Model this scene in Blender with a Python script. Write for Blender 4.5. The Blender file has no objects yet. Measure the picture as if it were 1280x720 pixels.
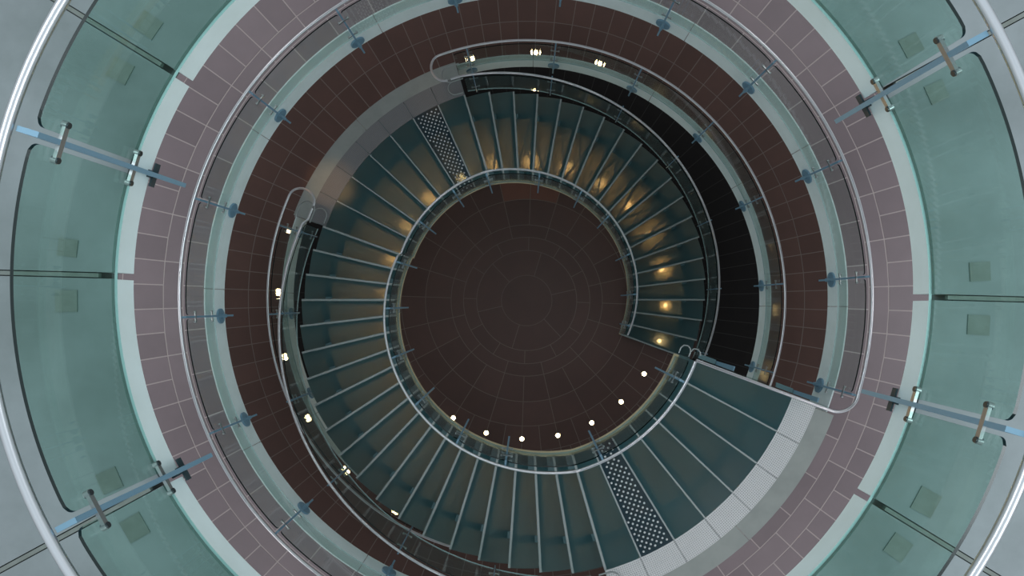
import bpy, math, random
from mathutils import Vector, Matrix
random.seed(7)
C = bpy.context.scene.collection
R2 = math.radians
# ------------------------------------------------------------------ camera, world, light, exposure
CAMZ = 18.1
ZA, ZB, ZC, ZD = CAMZ-4.334, CAMZ-10.9, CAMZ-14.5, 0.0      # floor levels, 0.18 m risers, 20 per storey
cam_d = bpy.data.cameras.new('camera'); cam = bpy.data.objects.new('camera', cam_d); C.objects.link(cam)
cam_d.sensor_width = 36; cam_d.lens = 24.0
cam_d.shift_x = -19.8/1280; cam_d.shift_y = 21.2/1280
cam.location = (0.03, -0.118, CAMZ); cam.rotation_euler = (0, 0, 0)
cam_d.clip_start = 0.05; cam_d.clip_end = 200
sc = bpy.context.scene; sc.camera = cam
sc.view_settings.view_transform = 'Standard'; sc.view_settings.look = 'None'
sc.view_settings.exposure = 0.0; sc.view_settings.gamma = 1.0; sc.view_settings.use_curve_mapping = False

w = bpy.data.worlds.new('overcast_sky'); sc.world = w; w.use_nodes = True
nt = w.node_tree; nt.nodes.clear()
tc = nt.nodes.new('ShaderNodeTexCoord'); sx = nt.nodes.new('ShaderNodeSeparateXYZ')
rp = nt.nodes.new('ShaderNodeValToRGB'); bg = nt.nodes.new('ShaderNodeBackground'); wo = nt.nodes.new('ShaderNodeOutputWorld')
nt.links.new(tc.outputs['Generated'], sx.inputs[0]); nt.links.new(sx.outputs['Z'], rp.inputs[0])
rp.color_ramp.elements[0].position = 0.0; rp.color_ramp.elements[0].color = (0.52, 0.585, 0.61, 1)
rp.color_ramp.elements[1].position = 1.0; rp.color_ramp.elements[1].color = (0.80, 0.93, 1.0, 1)
nt.links.new(rp.outputs[0], bg.inputs[0]); bg.inputs[1].default_value = 0.80
nt.links.new(bg.outputs[0], wo.inputs[0])

def lamp(name, kind, loc, energy, color, parent=None, **kw):
    d = bpy.data.lights.new(name, kind); d.energy = energy; d.color = color
    for k, v in kw.items(): setattr(d, k, v)
    o = bpy.data.objects.new(name, d); C.objects.link(o); o.location = loc
    if parent: o.parent = parent
    return o
# the glazed roof light above the well
sky = lamp('overhead_light', 'AREA', (12.0, -2.5, 24.5), 1150, (0.85, 0.95, 1.0), shape='DISK', size=8.0)

sky_fill = lamp('overhead_light', 'AREA', (-7.0, 3.5, 25.0), 330, (0.85, 0.95, 1.0), shape='DISK', size=3.0)  # second overhead lamp, unseen, added for highlights on the right-hand rail
# two small amber downlights under the upper gallery's edge, aimed at the middle landing's tactile plates
for a_, e_ in ((149.5, 60), (115.5, 9)):
    o_ = lamp('downlight', 'SPOT', (5.25*math.cos(math.radians(a_)), 5.25*math.sin(math.radians(a_)), ZB-.75), e_, (1.0,.55,.22), spot_size=math.radians(26), spot_blend=1.0, shadow_soft_size=.03)
    o_.rotation_euler = (Vector((4.85*math.cos(math.radians(a_)), 4.85*math.sin(math.radians(a_)), ZC))-o_.location).to_track_quat('-Z','Y').to_euler()
# unseen fill lamps added under the top slab to brighten the upper gallery
for k in range(8):
    lamp('gallery_fill', 'AREA', (8.3*math.cos(math.radians(45*k)), 8.3*math.sin(math.radians(45*k)), ZA-.36), 48, (1.0,.95,.96), shape='DISK', size=1.6)
# ------------------------------------------------------------------ helpers
def tag(o, label=None, cat=None, group=None, kind=None):
    if label: o['label'] = label
    if cat: o['category'] = cat
    if group: o['group'] = group
    if kind: o['kind'] = kind
    return o
def empty(name, loc=(0,0,0), rz=0, parent=None):
    o = bpy.data.objects.new(name, None); C.objects.link(o); o.location = loc; o.rotation_euler = (0,0,rz)
    o.empty_display_size = 0.2
    if parent: o.parent = parent
    return o
class MB:
    def __init__(s): s.v=[]; s.f=[]; s.m=[]; s.sm=[]
    def add(s, v, f, mi=0, smooth=False):
        b=len(s.v); s.v+= [tuple(p) for p in v]
        for q in f: s.f.append([b+i for i in q]); s.m.append(mi); s.sm.append(smooth)
    def wedge(s, r0, r1, a0, a1, z0, z1, gap=0.0, n=None, mi=0, edge=None, bev=0):
        """annular sector; a0<a1 degrees; gap = metres cut off each side"""
        if n is None: n=max(1, int(math.ceil((a1-a0)/2.5)))
        vs=[]
        lo=[];hi=[]
        for r in (r0,r1):
            g=math.degrees(gap/max(r,1e-3))
            for z in (z0,z1):
                for i in range(n+1):
                    a=R2(a0+g+(a1-a0-2*g)*i/n); vs.append((r*math.cos(a), r*math.sin(a), z))
        N=n+1; I=lambda ri,zi,i: ri*2*N+zi*N+i
        fs=[]
        for i in range(n):
            fs.append([I(0,1,i),I(1,1,i),I(1,1,i+1),I(0,1,i+1)])
            fs.append([I(0,0,i),I(0,0,i+1),I(1,0,i+1),I(1,0,i)])
        s.add(vs,fs,mi)
        fs=[]
        for i in range(n):
            fs.append([I(0,0,i),I(0,1,i),I(0,1,i+1),I(0,0,i+1)])
            fs.append([I(1,0,i),I(1,0,i+1),I(1,1,i+1),I(1,1,i)])
        fs.append([I(0,0,0),I(1,0,0),I(1,1,0),I(0,1,0)])
        fs.append([I(0,0,n),I(0,1,n),I(1,1,n),I(1,0,n)])
        b=len(s.v)-len(vs)
        for q in fs: s.f.append([b+i for i in q]); s.m.append(mi if edge is None else edge); s.sm.append(False)
    def strip(s, fn, a0, a1, n, mi_face=0, mi_edge=None, caps=True):
        """sweep of a quad profile: fn(a)-> 4 points (loop)"""
        if mi_edge is None: mi_edge=mi_face
        vs=[]
        for i in range(n+1): vs += list(fn(a0+(a1-a0)*i/n))
        fs=[];me=[]
        for i in range(n):
            for j in range(4):
                fs.append([4*i+j,4*i+(j+1)%4,4*(i+1)+(j+1)%4,4*(i+1)+j]); me.append(mi_edge if j%2 else mi_face)
        if caps: fs.append([0,1,2,3][::-1]); fs.append([4*n+j for j in range(4)]); me+=[mi_edge]*2
        b=len(s.v); s.v+=[tuple(p) for p in vs]
        for q,m in zip(fs,me): s.f.append([b+i for i in q]); s.m.append(m); s.sm.append(False)
    def box(s, c, sx, sy, sz, rz=0, mi=0):
        """box centred at c; rz in degrees"""
        M=Matrix.Rotation(R2(rz),3,'Z'); c=Vector(c)
        v=[c+M@Vector((x*sx/2,y*sy/2,z*sz/2)) for z in(-1,1) for y in(-1,1) for x in(-1,1)]
        s.add(v,[[0,2,3,1],[4,5,7,6],[0,1,5,4],[2,6,7,3],[0,4,6,2],[1,3,7,5]],mi)
    def tube(s, pts, r, n=10, closed=False, mi=0):
        pts=[Vector(p) for p in pts]; L=len(pts); rings=[]
        up=None
        for i,p in enumerate(pts):
            if closed: t=pts[(i+1)%L]-pts[i-1]
            else: t=pts[min(i+1,L-1)]-pts[max(i-1,0)]
            t.normalize()
            if up is None:
                up = Vector((0,0,1)) if abs(t.z)<.9 else Vector((1,0,0))
            u=(up-t*up.dot(t)).normalized(); up=u; v=t.cross(u)
            rings.append([p+u*(r*math.cos(2*math.pi*k/n))+v*(r*math.sin(2*math.pi*k/n)) for k in range(n)])
        vs=[q for g in rings for q in g]; fs=[]
        for i in range(L if closed else L-1):
            j=(i+1)%L
            for k in range(n): fs.append([i*n+k,i*n+(k+1)%n,j*n+(k+1)%n,j*n+k])
        s.add(vs,fs,mi,True)
        if not closed: s.add(rings[0],[list(range(n))[::-1]],mi); s.add(rings[-1],[list(range(n))],mi)
    def cyl(s,a,b,r,n=12,mi=0): s.tube([a,b],r,n,False,mi)
    def build(s,name,mats,parent=None,loc=(0,0,0),rz=0):
        o=bpy.data.objects.new(name,s.mesh(name,mats)); C.objects.link(o); o.location=loc; o.rotation_euler=(0,0,rz)
        if parent: o.parent=parent
        return o
    def mesh(s,name,mats):
        me=bpy.data.meshes.new(name); me.from_pydata(s.v,[],s.f)
        if not isinstance(mats,(list,tuple)): mats=[mats]
        for m in mats: me.materials.append(m)
        me.polygons.foreach_set('material_index',s.m); me.polygons.foreach_set('use_smooth',s.sm); me.update()
        return me
def put(name, me, parent, loc=(0,0,0), rz=0):
    o=bpy.data.objects.new(name,me); C.objects.link(o); o.location=loc; o.rotation_euler=(0,0,rz); o.parent=parent
    return o
def P(r,a,z): return (r*math.cos(R2(a)), r*math.sin(R2(a)), z)

# ------------------------------------------------------------------ materials
def mat(name, col, rough=.5, metal=0, noise=None, bump=0, rnd=0, spec=.5, coat=0):
    m=bpy.data.materials.new(name); m.use_nodes=True; n=m.node_tree.nodes; l=m.node_tree.links
    b=n['Principled BSDF']; b.inputs['Base Color'].default_value=(*col,1); b.inputs['Roughness'].default_value=rough
    b.inputs['Metallic'].default_value=metal; b.inputs['Specular IOR Level'].default_value=spec
    b.inputs['Coat Weight'].default_value=coat
    last=None
    if noise:
        sc_, amt, col2 = noise
        g=n.new('ShaderNodeNewGeometry'); t=n.new('ShaderNodeTexNoise'); t.inputs['Scale'].default_value=sc_
        t.inputs['Detail'].default_value=6; t.inputs['Roughness'].default_value=.62
        l.new(g.outputs['Position'],t.inputs['Vector'])
        mr=n.new('ShaderNodeMapRange'); mr.inputs[1].default_value=.38; mr.inputs[2].default_value=.68; mr.inputs[4].default_value=amt
        l.new(t.outputs['Fac'],mr.inputs[0])
        mx=n.new('ShaderNodeMix'); mx.data_type='RGBA'; mx.inputs[6].default_value=(*col,1); mx.inputs[7].default_value=(*col2,1)
        l.new(mr.outputs[0],mx.inputs[0]); last=mx.outputs[2]
        if bump:
            bp=n.new('ShaderNodeBump'); bp.inputs['Strength'].default_value=bump; bp.inputs['Distance'].default_value=.01
            l.new(t.outputs['Fac'],bp.inputs['Height']); l.new(bp.outputs[0],b.inputs['Normal'])
    if rnd:
        oi=n.new('ShaderNodeObjectInfo'); mr=n.new('ShaderNodeMapRange'); mr.inputs[3].default_value=1-rnd; mr.inputs[4].default_value=1+rnd
        l.new(oi.outputs['Random'],mr.inputs[0])
        hs=n.new('ShaderNodeHueSaturation'); hs.inputs['Color'].default_value=(*col,1)
        if last: l.new(last,hs.inputs['Color'])
        l.new(mr.outputs[0],hs.inputs['Value']); last=hs.outputs[0]
    if last: l.new(last,b.inputs['Base Color'])
    return m
def glassmat(name, tint, rough=0.0, gl=(1,1,1)):
    """thin architectural glass: tinted see-through with a Fresnel mirror coat"""
    m=bpy.data.materials.new(name); m.use_nodes=True; n=m.node_tree.nodes; l=m.node_tree.links; n.clear()
    o=n.new('ShaderNodeOutputMaterial'); mx=n.new('ShaderNodeMixShader'); t=n.new('ShaderNodeBsdfTransparent'); g=n.new('ShaderNodeBsdfGlossy')
    f=n.new('ShaderNodeFresnel'); ge=n.new('ShaderNodeNewGeometry'); ir=n.new('ShaderNodeMapRange'); ir.inputs[3].default_value=1.5; ir.inputs[4].default_value=1/1.5
    l.new(ge.outputs['Backfacing'],ir.inputs[0]); l.new(ir.outputs[0],f.inputs[0])      # same weak mirror on both faces of the sheet
    t.inputs[0].default_value=(*tint,1); g.inputs['Roughness'].default_value=rough; g.inputs[0].default_value=(*gl,1)
    l.new(f.outputs[0],mx.inputs[0]); l.new(t.outputs[0],mx.inputs[1]); l.new(g.outputs[0],mx.inputs[2]); l.new(mx.outputs[0],o.inputs[0])
    return m
def frosted(name, tint, diff, amt, rough):
    m=bpy.data.materials.new(name); m.use_nodes=True; n=m.node_tree.nodes; l=m.node_tree.links; n.clear()
    o=n.new('ShaderNodeOutputMaterial')
    rf=n.new('ShaderNodeBsdfRefraction'); rf.inputs['Color'].default_value=(*tint,1); rf.inputs['Roughness'].default_value=rough; rf.inputs['IOR'].default_value=1.3
    tl=n.new('ShaderNodeBsdfTranslucent'); tl.inputs[0].default_value=(*tint,1)
    df=n.new('ShaderNodeBsdfDiffuse')
    g=n.new('ShaderNodeNewGeometry'); t=n.new('ShaderNodeTexNoise'); t.inputs['Scale'].default_value=1.6; t.inputs['Detail'].default_value=4
    l.new(g.outputs['Position'],t.inputs['Vector'])
    cm=n.new('ShaderNodeMix'); cm.data_type='RGBA'; cm.inputs[6].default_value=(*[c*.75 for c in diff],1); cm.inputs[7].default_value=(*[c*1.25 for c in diff],1)
    l.new(t.outputs['Fac'],cm.inputs[0]); l.new(cm.outputs[2],df.inputs[0])
    gl=n.new('ShaderNodeBsdfGlossy'); gl.inputs['Roughness'].default_value=.32
    a=n.new('ShaderNodeMixShader'); a.inputs[0].default_value=.6; l.new(rf.outputs[0],a.inputs[1]); l.new(tl.outputs[0],a.inputs[2])
    b=n.new('ShaderNodeMixShader'); b.inputs[0].default_value=amt; l.new(a.outputs[0],b.inputs[1]); l.new(df.outputs[0],b.inputs[2])
    f=n.new('ShaderNodeFresnel'); f.inputs[0].default_value=1.45
    c=n.new('ShaderNodeMixShader'); l.new(f.outputs[0],c.inputs[0]); l.new(b.outputs[0],c.inputs[1]); l.new(gl.outputs[0],c.inputs[2])
    l.new(c.outputs[0],o.inputs[0]); return m
def emis(name,col,s):
    m=bpy.data.materials.new(name); m.use_nodes=True; n=m.node_tree.nodes; l=m.node_tree.links; n.clear()
    o=n.new('ShaderNodeOutputMaterial'); e=n.new('ShaderNodeEmission'); e.inputs[0].default_value=(*col,1); e.inputs[1].default_value=s
    l.new(e.outputs[0],o.inputs[0]); return m

M=dict(
 concrete=mat('cast_concrete',(.30,.322,.334),.75,noise=(1.1,.95,(.20,.222,.224)),bump=.15),
 concrete_pad=mat('grout_patch_concrete',(.20,.215,.195),.8,noise=(11,.9,(.245,.26,.245)),bump=.4),
 stain=mat('joint_dirt',(.13,.14,.14),.9),
 fascia=mat('painted_fascia_concrete',(.80,.90,.90),.6,noise=(3,.55,(.70,.79,.77)),bump=.08),
 curb=mat('kerb_concrete',(.40,.43,.41),.7,noise=(3,.6,(.31,.335,.325)),bump=.1),
 mauve=mat('mauve_floor_tile',(.245,.188,.203),.45,noise=(2.2,.6,(.21,.162,.176)),rnd=.09),
 chestnut=mat('chestnut_floor_tile',(.160,.086,.072),.42,noise=(2.5,.6,(.13,.074,.063)),rnd=.11),
 dark_tile=mat('dark_brown_floor_tile',(.150,.084,.074),.45,noise=(2.5,.6,(.125,.073,.066)),rnd=.10),
 red_tile=mat('red_brown_floor_tile',(.27,.12,.09),.4,noise=(3,.5,(.22,.10,.08))),
 grout=mat('pale_grout',(.56,.48,.47),.9),
 grout_dark=mat('grey_grout',(.30,.25,.23),.9),
 steel=mat('brushed_steel_rail',(.74,.74,.77),.3,1),
 fin=mat('blue_grey_steel_fin',(.22,.38,.50),.42,.3),
 clamp=mat('cast_steel_clamp',(.42,.45,.45),.35,.8),
 bolt=mat('dark_bolt_head',(.10,.12,.13),.35,.8),
 beam=mat('teal_painted_beam',(.085,.17,.19),.5,noise=(2,.4,(.07,.14,.16))),
 bracket=mat('dark_teal_bracket',(.03,.055,.065),.5),
 nosing=mat('pale_metal_nosing',(.42,.47,.47),.45,.1),
 plate=mat('pale_grey_tactile_plate',(.78,.79,.80),.5,noise=(4,.3,(.72,.73,.74))),
 stud=mat('white_tactile_stud',(.75,.78,.78),.35),
 glass=glassmat('green_tinted_glass',(.80,.93,.89)),
 glass_clear=glassmat('clear_balustrade_glass',(.92,.97,.955)),
 edge=mat('dark_green_glass_edge',(.004,.014,.013),.2),
 lit_edge=mat('lit_cyan_glass_edge',(.46,.62,.63),.35),  # pale cyan paints the light caught by the bottom glass edge
 tread=frosted('frosted_teal_glass',(.76,.74,.66),(.028,.165,.205),.38,.33),
 tread_dots=frosted('deep_blue_teal_glass',(.55,.60,.60),(.035,.085,.115),.5,.22),
 lens=emis('warm_lamp_lens',(1.0,.74,.38),30),
 shade_tile=mat('shaded_dark_floor_tile',(.022,.018,.018),.55,noise=(2.5,.6,(.018,.015,.015)),rnd=.12,spec=.25),  # shade beneath the middle slab is put into this tile colour
 lamplit=mat('lamplit_tan_strip',(.72,.60,.38),.5,0,noise=(2,.5,(.55,.48,.32))),  # warm lamplight on the stringer face, put into the colour
 plate_shaded=mat('shaded_tactile_plate',(.26,.26,.27),.5,noise=(4,.3,(.23,.23,.24))),  # plate colour darkened for the dimmer light on the middle storey
 pip=mat('shaded_grey_pip',(.30,.31,.31),.6),  # shading of the pips is put into their colour
 bezel=mat('steel_lamp_bezel',(.30,.28,.25),.4,.8),
)

# ------------------------------------------------------------------ floors (structure)
T=.03
def slab(name, z, label, r0, r1, th, m, sector=None, rs=None):
    mb=MB()
    if sector is None: mb.wedge(r0,r1,0,360,z-th,z-.004,n=120)
    else:
        a0,a1=sector; mb.wedge(r0,r1,a1-360,a0,z-th,z-.004,n=100); mb.wedge(rs,r1,a0,a1,z-th,z-.004,n=24)
    o=mb.build(name,m); tag(o,label,'floor',kind='structure'); return o
def ring_tiles(fl, z, r0, r1, num, phase, m, skip=None, stuff=False, alt=None):
    st=360/num; mb=MB()
    if stuff:
        for i in range(num): 
            a=phase+st*i; mb.wedge(r0,r1,a,a+st,z-T-.01,z,gap=.010,n=1)
        o=mb.build('floor_tile',m,fl); tag(o,kind='stuff'); return
    g=.009
    mb.wedge(r0+g,r1-g,0,st,z-T-.01,z,gap=g,n=max(1,int(st/3.7))); me=mb.mesh('floor_tile',m)
    me2=None
    for i in range(num):
        a=(phase+st*i)%360
        mid=(a+st/2)%360
        if skip and any(lo<=mid<=hi or lo<=mid-360<=hi for lo,hi in skip): continue
        me_=me
        if alt and alt(mid):
            if me2 is None: me2=me.copy(); me2.materials[0]=M['red_tile']
            me_=me2
        put('floor_tile',me_,fl,(0,0,0),R2(a))
PH=13.0
# lowest floor
mb=MB(); mb.wedge(.001,9.0,0,360,ZD-.4,ZD-.004,n=120)
fD=mb.build('floor',M['grout_dark']); tag(fD,'dark brown ground floor tiled in rings around a round tile at the well bottom','floor',kind='structure')
mb=MB(); N=48
mb.v=[(0,0,ZD)]+[P(.663,i*360/N,ZD) for i in range(N)]+[P(.663,i*360/N,ZD-T-.01) for i in range(N)]
mb.f=[[0,1+i,1+(i+1)%N] for i in range(N)]+[[1+i,1+N+i,1+N+(i+1)%N,1+(i+1)%N] for i in range(N)]; mb.m=[0]*len(mb.f); mb.sm=[False]*len(mb.f)
tag(mb.build('floor_tile',M['dark_tile'],fD),'round central tile')
for r0,r1,n,ph in ((.668,1.326,6,PH),(1.326,1.676,12,PH+15),(1.676,2.005,12,PH),(2.005,2.684,24,PH),(2.684,3.33,24,PH),(3.33,4.0,48,PH)):
    ring_tiles(fD,ZD,r0,r1,n,ph,M['dark_tile'],alt=(lambda a:78<a<100) if r0==2.684 else None)
ring_tiles(fD,ZD,4.0,4.66,96,PH,M['dark_tile'])
mb=MB(); mb.wedge(4.665,9.0,0,360,ZD-.02,ZD-.003,n=120); mb.build('shaded_joint_bed',mat('shaded_joint',(.05,.045,.045),.8),fD)  # joints darkened too, for the shade under the middle slab
for k in range(6): ring_tiles(fD,ZD,4.66+.66*k,5.32+.66*k,96,PH,M['shade_tile'],stuff=True)
# middle floor (C) and entrance floor (B)
SB=(286.1,339.1); SC=(106.7,160.1)
def storey(name,z,label,sector,rf,rtile,rows,m,gm,th):
    fl=slab(name,z,label,rf+.03,9.5,th,gm,sector,4.97)
    a0,a1=sector
    for (r0,r1,n,ph,inner) in rows:
        if inner=='in': ring_tiles(fl,z,max(r0-.05,rf+.012),r1,n,ph,m)
        elif inner=='stuff': ring_tiles(fl,z,r0,r1,n,ph,m,stuff=True)
        else: ring_tiles(fl,z,r0,r1,n,ph,m)
    # fascia blocks every 30 degrees
    lo,hi=a1-360,a0
    cuts=[lo]+[x for x in [-1.6+30*i for i in range(-12,13)] if lo+2<x<hi-2]+[hi]
    for u,v in zip(cuts[:-1],cuts[1:]):
        mb=MB(); mb.wedge(rf,rf+.02,u,v,z-th,z-.001,gap=.005,n=max(2,int((v-u)/1.5))); mb.build('fascia_block',M['fascia'],fl)
    mid=(a0+a1)/2
    for u,v in ((a0,mid),(mid,a1)):
        mb=MB(); mb.wedge(4.945,5.262 if rf<5.2 else 5.30,u,v,z-th,z+.002,gap=.004,n=14); mb.build('kerb_block',M['curb'],fl)
    return fl
fC=storey('floor',ZC,'chestnut tiled gallery floor of the middle storey around the lower well opening',SC,5.185,5.30,
   [(5.24,5.91,96,PH,'in'),(5.91,6.58,96,PH,''),(6.58,7.25,96,PH,'stuff'),(7.25,7.92,96,PH,'stuff'),(7.92,8.6,96,PH,'stuff')],M['chestnut'],M['grout_dark'],.70)
fB=storey('floor',ZB,'mauve tiled gallery floor of the upper storey around the wide well opening',SB,5.125,5.26,
   [(5.14,5.48,48,PH,'in'),(5.48,5.795,48,PH+3.75,''),(5.795,6.45,96,PH,''),(6.45,7.1,96,PH,''),(7.1,7.76,96,PH,'stuff'),(7.76,8.42,96,PH,'stuff')],M['mauve'],M['grout'],.70)
# top floor (A): twelve precast wedges with channel joints
mb=MB(); mb.wedge(2.76,9.0,0,360,ZA-.31,ZA-.045,n=120)
fA=mb.build('floor',M['stain']); tag(fA,'grey concrete floor of the top ring, cast in wedges with dark radial joints','floor',kind='structure')
J=-1.5
mbA=MB(); mbA.wedge(2.613,9.0,0,30,ZA-.045,ZA,gap=.020,n=30); meA=mbA.mesh('concrete_slab',M['concrete'])
mbF=MB(); mbF.wedge(2.617,2.75,0,30,ZA-.25,ZA-.046,gap=.022,n=30); 
meF=mbF.mesh('fascia_block',M['fascia'])
mbJ=MB(); mbJ.box((5.9,0,ZA-.02),6.4,.026,.03); meJ=mbJ.mesh('joint_rail',M['concrete_pad'])
mbP=MB()
for sgn in (-1,1):
    a=15+sgn*11.4
    pass
for i in range(12):
    a=R2(J+30*i)
    s=put('concrete_slab',meA,fA,(0,0,0),a)
    put('fascia_block',meF,fA,(0,0,0),a)
    put('joint_rail',meJ,fA,(0,0,0),a)
    for da in (3.35,26.65):
        q=MB(); w_=.135*random.uniform(.9,1.1)
        q.box((2.90,0,ZA+.002),w_,w_*random.uniform(.9,1.1),.008,random.uniform(-4,4))
        o=q.build('grout_patch',M['concrete_pad'],s); o.rotation_euler=(0,0,R2(da))

# ------------------------------------------------------------------ balustrade pieces
def fin_mesh(zt, zb, rt, rb, depth_t, depth_b, th, name='post'):
    """vertical blade post, local x radial; inner edge rt at top, rb at bottom"""
    mb=MB(); h=th/2
    prof=[(rt+depth_t,zt),(rt,zt-.02),(rb,zb),(rb+depth_b*.35,zb-.015),(rb+depth_b,zb+.12),(rt+depth_t*.9,zt-.3)]
    v=[(x,-h,z) for x,z in prof]+[(x,h,z) for x,z in prof]; n=len(prof)
    mb.add(v,[list(range(n)),list(range(n,2*n))[::-1]]+[[i,n+i,n+(i+1)%n,(i+1)%n][::-1] for i in range(n)])
    return mb.mesh(name,M['fin'])
def clamp_mesh(rg, half=.10, bz=.0, sc_=1.0):
    mb=MB(); r=rg-.035
    mb.box((r,0,0),.02*sc_,2*half,.034*sc_)
    for s in (-1,1):
        mb.cyl((r-.011,s*half,0),(r+.020,s*half,0),.020*sc_,12)
    return mb.mesh('clamp',M['clamp'])
def bolt_mesh(rg, half, sc_=1.0):
    mb=MB(); r=rg-.046; mb.cyl((r-.008,0,0),(r+.002,0,0),.017*sc_,12)
    m=mb.mesh('bolt_head',M['bolt']); return (m,half)
def post(parent, a, z, mf, mc, mbo, zs, disc=None, dz=0):
    p=put('post',mf,parent,(0,0,z),R2(a))
    for h in zs:
        c=put('clamp',mc,p,(0,0,h)); 
        if mbo:
            for sg in (-1,1): put('bolt_head',mbo[0],p,(0,sg*mbo[1],h))
    if disc: put(disc.name.split('.')[0],disc,p)
    return p
def disc_mesh(r, z, rad, th=.03, arm=None):
    mb=MB(); mb.cyl((r-th/2,0,z),(r+th/2,0,z),rad,28)
    if arm: mb.cyl((arm,0,z),(r,0,z),.03,10)
    return mb.mesh('disc_plate',M['fin'])
def panel(parent, r, a0, a1, zf, zb, zt, th, gm, lit_edge=True, step=1.5):
    """curved glass sheet between angles, zf(a)=foot line"""
    n=max(2,int(abs(a1-a0)/step)); mb=MB(); L=abs(a1-a0); cr=min(.06, L*.2)
    def fn(a):
        d=min(abs(a-a0),abs(a1-a))*R2(1)*r; k=0
        if d<cr: k=cr-math.sqrt(max(0,cr*cr-(cr-d)**2))
        zz=zf(a)
        return [P(r-th/2,a,zz+zt-k),P(r-th/2,a,zz+zb),P(r+th/2,a,zz+zb),P(r+th/2,a,zz+zt-k)]
    # sampled with dense ends for the rounded top corners
    s=[0,.0008,.003,.007,.012]; s=[x*30/max(L,1)*1.0 for x in s]
    ts=sorted(set(s+[1-x for x in s]+[i/n for i in range(1,n)]))
    vs=[];fs=[];me=[]
    for t in ts: vs+=fn(a0+(a1-a0)*t)
    for i in range(len(ts)-1):
        for j in range(4):
            fs.append([4*i+j,4*i+(j+1)%4,4*(i+1)+(j+1)%4,4*(i+1)+j]); me.append({0:0,2:0,1:2,3:1}[j])
    K=4*(len(ts)-1); fs+=[[3,2,1,0],[K,K+1,K+2,K+3]]; me+=[1,1]
    mb.v=[tuple(p) for p in vs]; mb.f=fs; mb.m=me; mb.sm=[False]*len(fs)
    return mb.build('glass_panel',[gm,M['edge'],M['lit_edge'] if lit_edge else M['edge']],parent)

# ------------------------------------------------------------------ top balustrade (A)
tA=empty('glass_balustrade',(0,0,ZA)); tag(tA,'topmost green curved glass balustrade with thick steel rail on the concrete ring','balustrade')
RG=2.597
FA=[-16.9+45*i for i in range(8)]
for i in range(8):
    panel(tA,RG,FA[i]+.95,FA[i]+44.05,lambda a:0,-.02,.86,.018,M['glass'],step=.9)
mb=MB(); mb.tube([P(2.70,a,.905) for a in range(0,360,2)],.027,16,True); tag(mb.build('handrail',M['steel'],tA),'thick round steel handrail')
mfA=fin_mesh(.89,-.50,2.565,2.50,.10,.07,.030); mcA=clamp_mesh(2.60,.098); mbA_=bolt_mesh(2.60,.098); 
_m=MB(); _m.box((2.600,0,-.27),.014,.16,.05); _m.box((2.63,0,-.24),.06,.05,.06); dA=_m.mesh('fixing_plate',M['bracket'])
for a in FA: post(tA,a,0,mfA,mcA,mbA_,(.70,.03),dA)

# ------------------------------------------------------------------ staircase geometry
def zs(a):
    if a>=286.1: return ZB
    if a>=160.1: return ZB-.18*(286.1-a)/6.63
    if a>=106.7: return ZC
    return max(ZC-.18*(106.7-a)/6.67, 0.0)
GRID=[3.4+20*i for i in range(18)]
HR=.90
def ang_in(a,lo,hi):
    return any(lo<a+360*k<hi for k in(-2,-1,0,1,2))
def arc(c,r,a0,a1,z,n=10): return [(c[0]+r*math.cos(R2(a0+(a1-a0)*i/n)),c[1]+r*math.sin(R2(a0+(a1-a0)*i/n)),z) for i in range(n+1)]
def gallery(z, label, rg, rr, a0, a1, rf):
    """a0<a1: ring balustrade from a0 CCW to a1"""
    t=empty('glass_balustrade',(0,0,z)); tag(t,label,'balustrade')
    posts=[a+360*k for a in GRID for k in (-1,0,1) if a0+.5<a+360*k<a1-.5]; posts.sort()
    cuts=[a0]+posts+[a1]
    for u,v in zip(cuts[:-1],cuts[1:]):
        if v-u>3: panel(t,rg,u+.35,v-.35,lambda a:0,-.10,.80,.018,M['glass_clear'])
    mf=fin_mesh(.885,-.62,rg-.03,rg-.085,.09,.06,.030); mc=clamp_mesh(rg-.012,.075,sc_=.8)
    d=disc_mesh(rf-.018,-.50,.125,arm=rg-.02)
    for a in posts: post(t,a,0,mf,mc,None,(.62,.08),d)
    return t
# rails with their turns -------------------------------------------------
gB=gallery(ZB,'balustrade around the mauve tiled upper gallery, clear glass with slim round rail',5.03,5.076,-18.5,286.1-2.5,5.125)
pts=[]
# edge rail across the landing end, rounded corner, then round the gallery
ea=-20.45
def rad_pt(r,off=0): # point on the landing edge line
    return Vector((r*math.cos(R2(ea))-off*math.sin(R2(ea)), r*math.sin(R2(ea))+off*math.cos(R2(ea)),HR))
edge=[rad_pt(2.66+(4.72-2.66)*i/6) for i in range(7)]
cc=rad_pt(4.76,.30); n=10
for i in range(1,n+1):
    ph=-90+ (90-3)*i/n
    v=cc+ Vector((math.cos(R2(ea))*.31*math.cos(R2(ph))-math.sin(R2(ea))*.30*math.sin(R2(ph)), math.sin(R2(ea))*.31*math.cos(R2(ph))+math.cos(R2(ea))*.30*math.sin(R2(ph)),0)); edge.append(v)
ring=[Vector(P(5.076,a,HR)) for a in [x*2 for x in range(-7,142)]]
mb=MB(); mb.tube(edge+ring,.023,12); mb.build('handrail',M['steel'],gB)
gC=gallery(ZC,'balustrade around the chestnut tiled middle gallery, clear glass with slim round rail',5.125,5.156,162.0,112.0-5.0+360,5.185)
def uturn(a, sign, z, ra, rb, squash=1.0):
    """half loop from radius ra to rb at angle a, bulging towards sign*angle"""
    rc=(ra+rb)/2; h=(ra-rb)/2; c=Vector(P(rc,a,z)); er=Vector(P(1,a,0)); et=Vector(P(1,a+90,0))*sign
    return [c+er*(h*math.cos(R2(q)))+et*(h*squash*math.sin(R2(q))) for q in range(0,181,15)]
RO=4.63
mb=MB()
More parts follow.
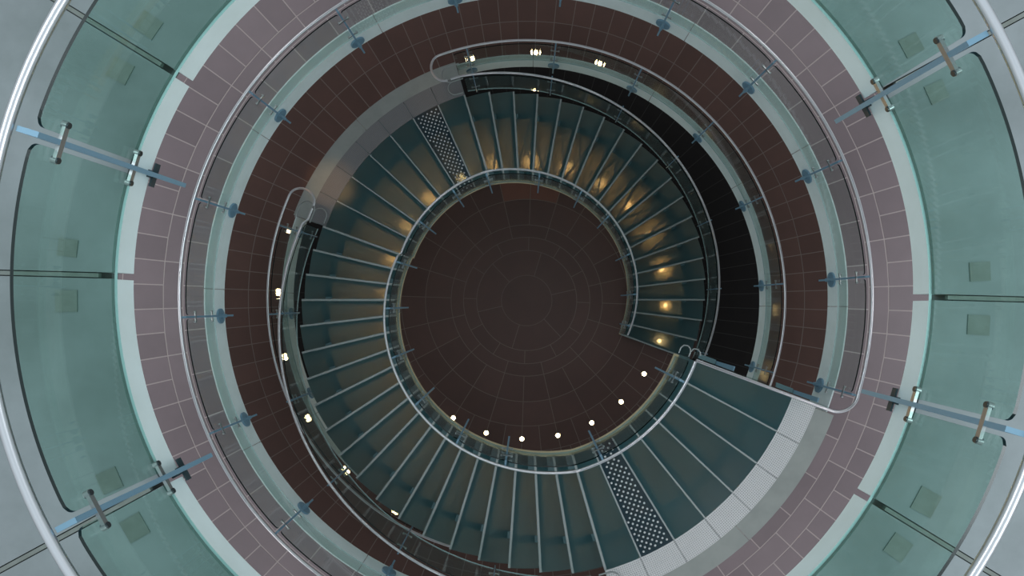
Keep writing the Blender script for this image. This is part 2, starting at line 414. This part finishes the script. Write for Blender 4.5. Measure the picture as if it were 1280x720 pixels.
loopL=uturn(156.3,-1,HR,5.156,RO,.9); loopR=uturn(109.8,1,HR,5.156,RO,.9)
mb.tube([Vector(P(RO,a,HR)) for a in (109.8,)]*0+loopR[::-1]+[Vector(P(5.156,a,HR)) for a in [108-2*i for i in range(0,156)] if a>156.3-360+.5]+loopL,.023,12)
mb.build('handrail',M['steel'],gC)
for a,sg in ((157.5,-1),(109.0,1)):
    mb=MB(); l=uturn(a,sg,.42,5.06,4.74,.95); mb.tube([Vector(P(5.06,a-sg*3.0,.42))]+l+[Vector(P(4.74,a-sg*3.0,.42))],.014,8)
    l=uturn(a-sg*.3,sg,.05,4.86,4.58,1.0); mb.tube([Vector(P(4.86,a-sg*2.0,.05))]+l+[Vector(P(4.58,a-sg*2.0,.05))],.014,8); mb.build('end_hoop',M['clamp'],gC)
mb=MB(); a=286.1+.6
for z_,ra,rb in ((.42,5.0,4.72),(.05,4.88,4.56)):
    l=uturn(a,1,z_,ra,rb,1.0); mb.tube([Vector(P(ra,a-2.0,z_))]+l+[Vector(P(rb,a-2.0,z_))],.014,8)
mb.build('end_hoop',M['clamp'],gB)

# stair balustrades
def helix_rail(parent,r,a_hi,a_lo,z0,rad=.023,h=HR,extra_start=(),extra_end=()):
    n=int((a_hi-a_lo)/1.5); pts=list(extra_start)+[Vector(P(r,a_hi-(a_hi-a_lo)*i/n,zs(a_hi-(a_hi-a_lo)*i/n)+h-z0)) for i in range(n+1)]+list(extra_end)
    mb=MB(); mb.tube(pts,rad,12); return mb.build('handrail',M['steel'],parent)
ti=empty('glass_balustrade',(0,0,0)); tag(ti,'inner balustrade spiralling down the stairs around the dark round floor','balustrade')
helix_rail(ti,2.66,339.1,-19,0)
PI_=[331.7,295.3,263,244.5,224,204,184,164,144,124,107.8,84,63,45.5,24,3,-14]
cuts=[339.1]+PI_+[-20.0]
mf=fin_mesh(.88,-.62,2.565,2.47,.08,.05,.030); mc=clamp_mesh(2.575,.08,sc_=.85)
for u,v in zip(cuts[:-1],cuts[1:]): panel(ti,2.59,v+.5,u-.5,zs,-.13,.80,.018,M['glass_clear'])
for a in PI_:
    p=put('post',mf,ti,(0,0,max(zs(a),.0)+ (0.0 if zs(a)>.7 else .62-zs(a)*.0-.0)),R2(a)) if zs(a)>.7 else put('post',fin_mesh(.88,-max(zs(a)-.02,.05),2.565,2.53,.08,.05,.030),ti,(0,0,zs(a)),R2(a))
    for h in (.62,.08): put('clamp',mc,p,(0,0,h))
def outer(label,a_hi,a_lo,grid):
    t=empty('glass_balustrade',(0,0,0)); tag(t,label,'balustrade')
    posts=sorted([a for a in grid if a_lo+2<a<a_hi-2],reverse=True)
    cuts=[a_hi]+posts+[a_lo]
    for u,v in zip(cuts[:-1],cuts[1:]): panel(t,4.61,v+.3,u-.3,zs,-.02,.80,.018,M['glass_clear'])
    mf=fin_mesh(.88,-.25,4.645,4.63,.05,.05,.026); mc=clamp_mesh(4.68,.075,sc_=.8)
    mfl=fin_mesh(.88,-.0,4.645,4.63,.05,.05,.026)
    for a in posts:
        p=put('post',mf if zs(a)>.3 else mfl,t,(0,0,zs(a)),R2(a))
        for h in (.62,.08): put('clamp',mc,p,(0,0,h))
    return t
gg=[3.4+20*i for i in range(-3,20)]
to=outer('outer balustrade of the upper flight, from the mauve gallery down the left side',283.5,161,gg)
helix_rail(to,RO,286.1+1,157.0,0,extra_start=[v for v in uturn(287.3,1,ZB+HR,5.076,RO,.9)])
tl_=outer('outer balustrade of the lower flight, from the loop at upper left down the right side',106,-19.5,gg)
helix_rail(tl_,RO,109.0,-19,0)
# glass screen across the open end of the upper landing
te=empty('glass_balustrade',P(3.7,ea,ZB),R2(ea)); tag(te,'short straight glass screen under the white rail at the end of the upper landing','balustrade')
for x0,x1 in ((-.98,-.05),(.02,1.1)):
    mb=MB(); mb.box(((x0+x1)/2,.035,.34),x1-x0,.018,.88,mi=0); o=mb.build('glass_panel',[M['glass_clear']],te)
for x in (-.62,.70):
    mb=MB(); v=[(x-.16,.05,.0),(x+.13,.05,.0),(x+.13,.13,-.05),(x-.16,.13,-.05)]
    mb.add(v+[(a_,b_,c_-.03) for a_,b_,c_ in v],[[0,1,2,3],[7,6,5,4],[0,4,5,1],[1,5,6,2],[2,6,7,3],[3,7,4,0]]); mb.build('bracket',M['beam'],te)
    mb=MB(); mb.box((x+.15,.08,.32),.022,.07,1.12); mb.build('post',M['fin'],te)
mb=MB()
for q in (2.50-3.7,2.66-3.7):
    mb.tube([(q-.03,.02,.55),(q-.03,.10,.55),(q,.155,.55),(q+.06,.17,.55),(q+.11,.14,.55),(q+.13,.09,.55)],.012,8)
mb.build('end_hoop',M['clamp'],te)

# ------------------------------------------------------------------ stairs
RI,RT=2.62,4.535
def tread_obj(parent,name,a_lo,a_hi,z,nose=True,gm=None,th=.035,backnose=False):
    mb=MB(); mb.wedge(RI,RT,a_lo,a_hi,-th,0,gap=.003,n=4)
    t=mb.build(name,gm or M['tread'],parent,(0,0,z))
    return t
def nosing(parent,a,z,w_=.036):
    mb=MB(); s=math.degrees
    mb.v=[];h=w_
    c,sn=math.cos(R2(a)),math.sin(R2(a)); et=Vector((-sn,c,0))
    v=[]
    for zz in (-.042,.004):
        for r in (RI,RT):
            for o in (-.004,h): v.append(Vector((r*c,r*sn,zz))+et*o)
    mb.add(v,[[0,1,3,2],[4,6,7,5],[0,4,5,1],[2,3,7,6],[0,2,6,4],[1,5,7,3]])
    return mb.build('nosing',M['nosing'],parent)
def bracket(parent,a,drop,z):
    mb=MB(); c,sn=math.cos(R2(a)),math.sin(R2(a)); et=Vector((-sn,c,0)); v=[]
    for r,z0,z1 in ((2.88,-.16,-.045),(4.10,-.16,-.045),(4.50,-.07,-.045)):
        for zz in (z0,z1):
            for o in (-.008,.10): v.append(Vector((r*c,r*sn,zz))+et*o)
    f=[[0,1,3,2],[8,10,11,9]]
    for k in (0,4): f+=[[k,k+4,k+5,k+1],[k+2,k+3,k+7,k+6],[k,k+2,k+6,k+4],[k+1,k+5,k+7,k+3]]
    mb.add(v,f); return mb.build('bracket',M['beam'],parent,(0,0,0))
def beam(parent,name,r0,r1,a_hi,a_lo,top,bot,m):
    n=int((a_hi-a_lo)/2); mb=MB()
    def fn(a): z=zs(a); return [P(r0,a,z+top),P(r0,a,max(z+bot,.0)),P(r1,a,max(z+bot,.0)),P(r1,a,max(z+top,.001))]
    mb.strip(fn,a_hi,a_lo,n); return mb.build(name,m,parent)
def flight(label,a0,st,ztop,n=19):
    t=empty('staircase',(0,0,0)); tag(t,label,'stairs')
    for k in range(1,n+1):
        a=a0-st*k; z=ztop-.18*k
        tr=tread_obj(t,'tread',a,a+st+.35,z)
        nosing(tr,a,0)
        bracket(tr,a,0,0)
    a1=a0-st*n
    beam(t,'stringer',2.625,2.88,a0,a1,-.12,-.34,M['beam'])
    beam(t,'lamplit_strip',2.600,2.624,a0,a1,-.045,-.36,M['lamplit'])  # added strip, its tan carries the lamplight on the stringer
    beam(t,'stringer',3.98,4.10,a0,a1,-.16,-.40,M['beam'])
    return t
f1=flight('upper flight of frosted glass treads curving from the mauve gallery down the left side',286.1,6.63,ZB)
f2=flight('lower flight of frosted glass treads curving down the right side, glowing amber from below',106.7,6.67,ZC)
# triangulated truss under the lower flight
def truss(parent,a_hi,a_lo,step,r0,r1,dz):
    a=a_hi; k=0; mb=MB()
    while a-step>a_lo:
        z0=zs(a)+dz; z1=zs(a-step)+dz; zm=zs(a-step/2)+dz
        if z1<.25: break
        ra,rb=(r0,r1) if k%2==0 else (r1,r0)
        o=MB(); o.tube([P(ra,a,z0),P(rb,a-step,z1)],.022,8); o.build('truss_bar',M['bracket'],parent)
        if k%2==0:
            o=MB(); o.tube([P(rb,a-step*.1,z0),P(ra,a-step*1.3,z1)],.016,8); o.build('truss_bar',M['bracket'],parent)
        a-=step; k+=1
truss(f2,104,6,5.2,2.95,4.0,-.42)

def landing(label,a_hi,z,pm):
    t=empty('glass_landing',(0,0,z)); tag(t,label,'landing')
    st=7.62
    for i in range(7):
        hi=a_hi-st*i; lo=hi-st
        dots=(i==5)
        tr=tread_obj(t,'glass_floor_panel',lo,hi,0,gm=M['tread_dots'] if dots else None)
        if dots: tag(tr,'floor panel with rows of white studs')
        nosing(tr,lo,0,.024 if i<6 else .036); bracket(tr,lo,0,0)
        if dots:
            mb=MB(); rr=RI+.06; row=0
            while rr<RT-.03:
                half=R2(st)/2*rr; m=int((half*2-.06)//.105); 
                off=.0525 if row%2 else 0
                for q in range(-5,6):
                    s=q*.105+off
                    if abs(s)<half-.05:
                        aa=(lo+hi)/2; c,sn=math.cos(R2(aa)),math.sin(R2(aa)); x=rr*c-s*sn; y=rr*sn+s*c
                        vs=[(x+.019*math.cos(j*math.pi/4),y+.019*math.sin(j*math.pi/4),0) for j in range(8)]+[(x+.012*math.cos(j*math.pi/4),y+.012*math.sin(j*math.pi/4),.007) for j in range(8)]
                        mb.add(vs,[[j,(j+1)%8,8+(j+1)%8,8+j] for j in range(8)]+[[8+j for j in range(8)]])
                rr+=.0525*1.0; row+=1
            tag(mb.build('tactile_stud',M['stud'],tr),kind='stuff')
        # tactile plate on the gallery side
        mb=MB(); mb.wedge(RT+.003,4.945,lo,hi,-.05,0,gap=.004,n=4); pl=mb.build('tactile_plate',pm,t)
        mb=MB(); nr=12
        for r_ in range(nr):
            rr=RT+.035+r_*(.41-.055)/(nr-1); nn=int(R2(st)*rr/.033)
            for q in range(nn):
                aa=lo+st*(q+.5)/nn; x,y,_=P(rr,aa,0)
                mb.add([(x+.009*dx,y+.009*dy,0) for dx,dy in((1,0),(0,1),(-1,0),(0,-1))]+[(x,y,.006)],[[0,1,4],[1,2,4],[2,3,4],[3,0,4]])
        tag(mb.build('tactile_pip',M['pip'],pl),kind='stuff')
    a1=a_hi-st*7
    b=MB(); b.wedge(2.625,2.88,a1,a_hi,-.34,-.12,n=28); b.build('support_beam',M['beam'],t)
    b=MB(); b.wedge(2.600,2.624,a1,a_hi,-.34,-.045,n=28); b.build('lamplit_strip',M['lamplit'],t)  # added face strip, coloured as if lit warm by the lamps
    b=MB(); b.wedge(3.98,4.10,a1,a_hi,-.40,-.16,n=28); b.build('support_beam',M['beam'],t)
    b=MB(); b.wedge(4.56,4.93,a1,a_hi,-.30,-.055,n=28); b.build('support_beam',M['beam'],t)
    return t
lB=landing('upper glass landing at lower right, teal panels edged with pale tactile plates',286.1+53.34,ZB,M['plate'])
lC=landing('middle glass landing at upper left, dark teal panels edged with shaded tactile plates',160.05,ZC,M['plate_shaded'])

# ------------------------------------------------------------------ recessed floor lamps, 24 in a ring
names={-17:'bright floor lamp shining at the foot of the lower flight, rightmost of the lit arc',
 -32:'recessed floor lamp left of the stair foot, second from right in the arc',
 -47:'recessed floor lamp third from the right in the lit arc beside the inner glass',
 -62:'recessed floor lamp fourth from the right in the lit arc, above the studded panel',
 -77:'recessed floor lamp fifth from the right in the lit arc, above the bottom treads',
 -92:'recessed floor lamp lowest in the lit arc at the edge of the dark floor',
 -107:'recessed floor lamp second from the left in the lit arc',
 -122:'recessed floor lamp leftmost of the lit arc on the dark floor'}
hid={-2:'amber floor lamp making the brightest glow, beneath the lowest treads at right',
 13:'amber floor lamp glowing through the right-hand treads, next above the brightest glow',
 28:'amber floor lamp under the right of the lower flight, second above the brightest glow',
 43:'amber floor lamp under the upper right treads, at the lower end of the shard-shaped glows',
 58:'amber floor lamp under the upper right treads, amid the shard-shaped glows',
 73:'amber floor lamp under the treads just right of the top of the stairs',
 88:'amber floor lamp under the treads at the very top, behind the red tiles',
 103:'amber floor lamp under the first treads below the studded panel of the middle landing',
 118:'amber floor lamp beneath the studded panel of the middle landing',
 133:'amber floor lamp beneath the middle landing, next left of its studded panel',
 148:'amber floor lamp beneath the left end of the middle landing',
 163:'amber floor lamp under the last treads of the upper flight, beside the looped rail end',
 178:'amber floor lamp under the upper flight at the far left of the stairs',
 193:'amber floor lamp under the left of the upper flight, just below its far-left point',
 208:'amber floor lamp under the lower left treads, two above the bare lamps',
 223:'amber floor lamp under the lower left treads, next to the leftmost bare lamp'}
lb=MB(); lb.cyl((0,0,.0),(0,0,.010),.085,24); bez=lb.mesh('bezel',M['bezel'])
lb=MB(); lb.cyl((0,0,.008),(0,0,.016),.055,20); len_=lb.mesh('lens',M['lens'])
for i in range(24):
    a=-17+15*i; key=a if a<=180 else a-360
    t=empty('floor_lamp',P(3.67,a,ZD))
    if key in names: tag(t,names[key],'lamp','recessed lamps around the ground floor')
    else: tag(t,hid[key if key in hid else key+360],'lamp','recessed lamps around the ground floor')
    put('bezel',bez,t); put('lens',len_,t)
    d=bpy.data.lights.new('lamp_glow','SPOT'); d.energy=80; d.color=(1,.56,.18); d.spot_size=R2(42); d.spot_blend=1.0; d.shadow_soft_size=.03
    o=bpy.data.objects.new('lamp_glow',d); C.objects.link(o); o.parent=t; o.location=(0,0,.05); o.rotation_euler=(Vector(P(-math.sin(R2(10)),a,math.cos(R2(10))))).to_track_quat('-Z','Y').to_euler()
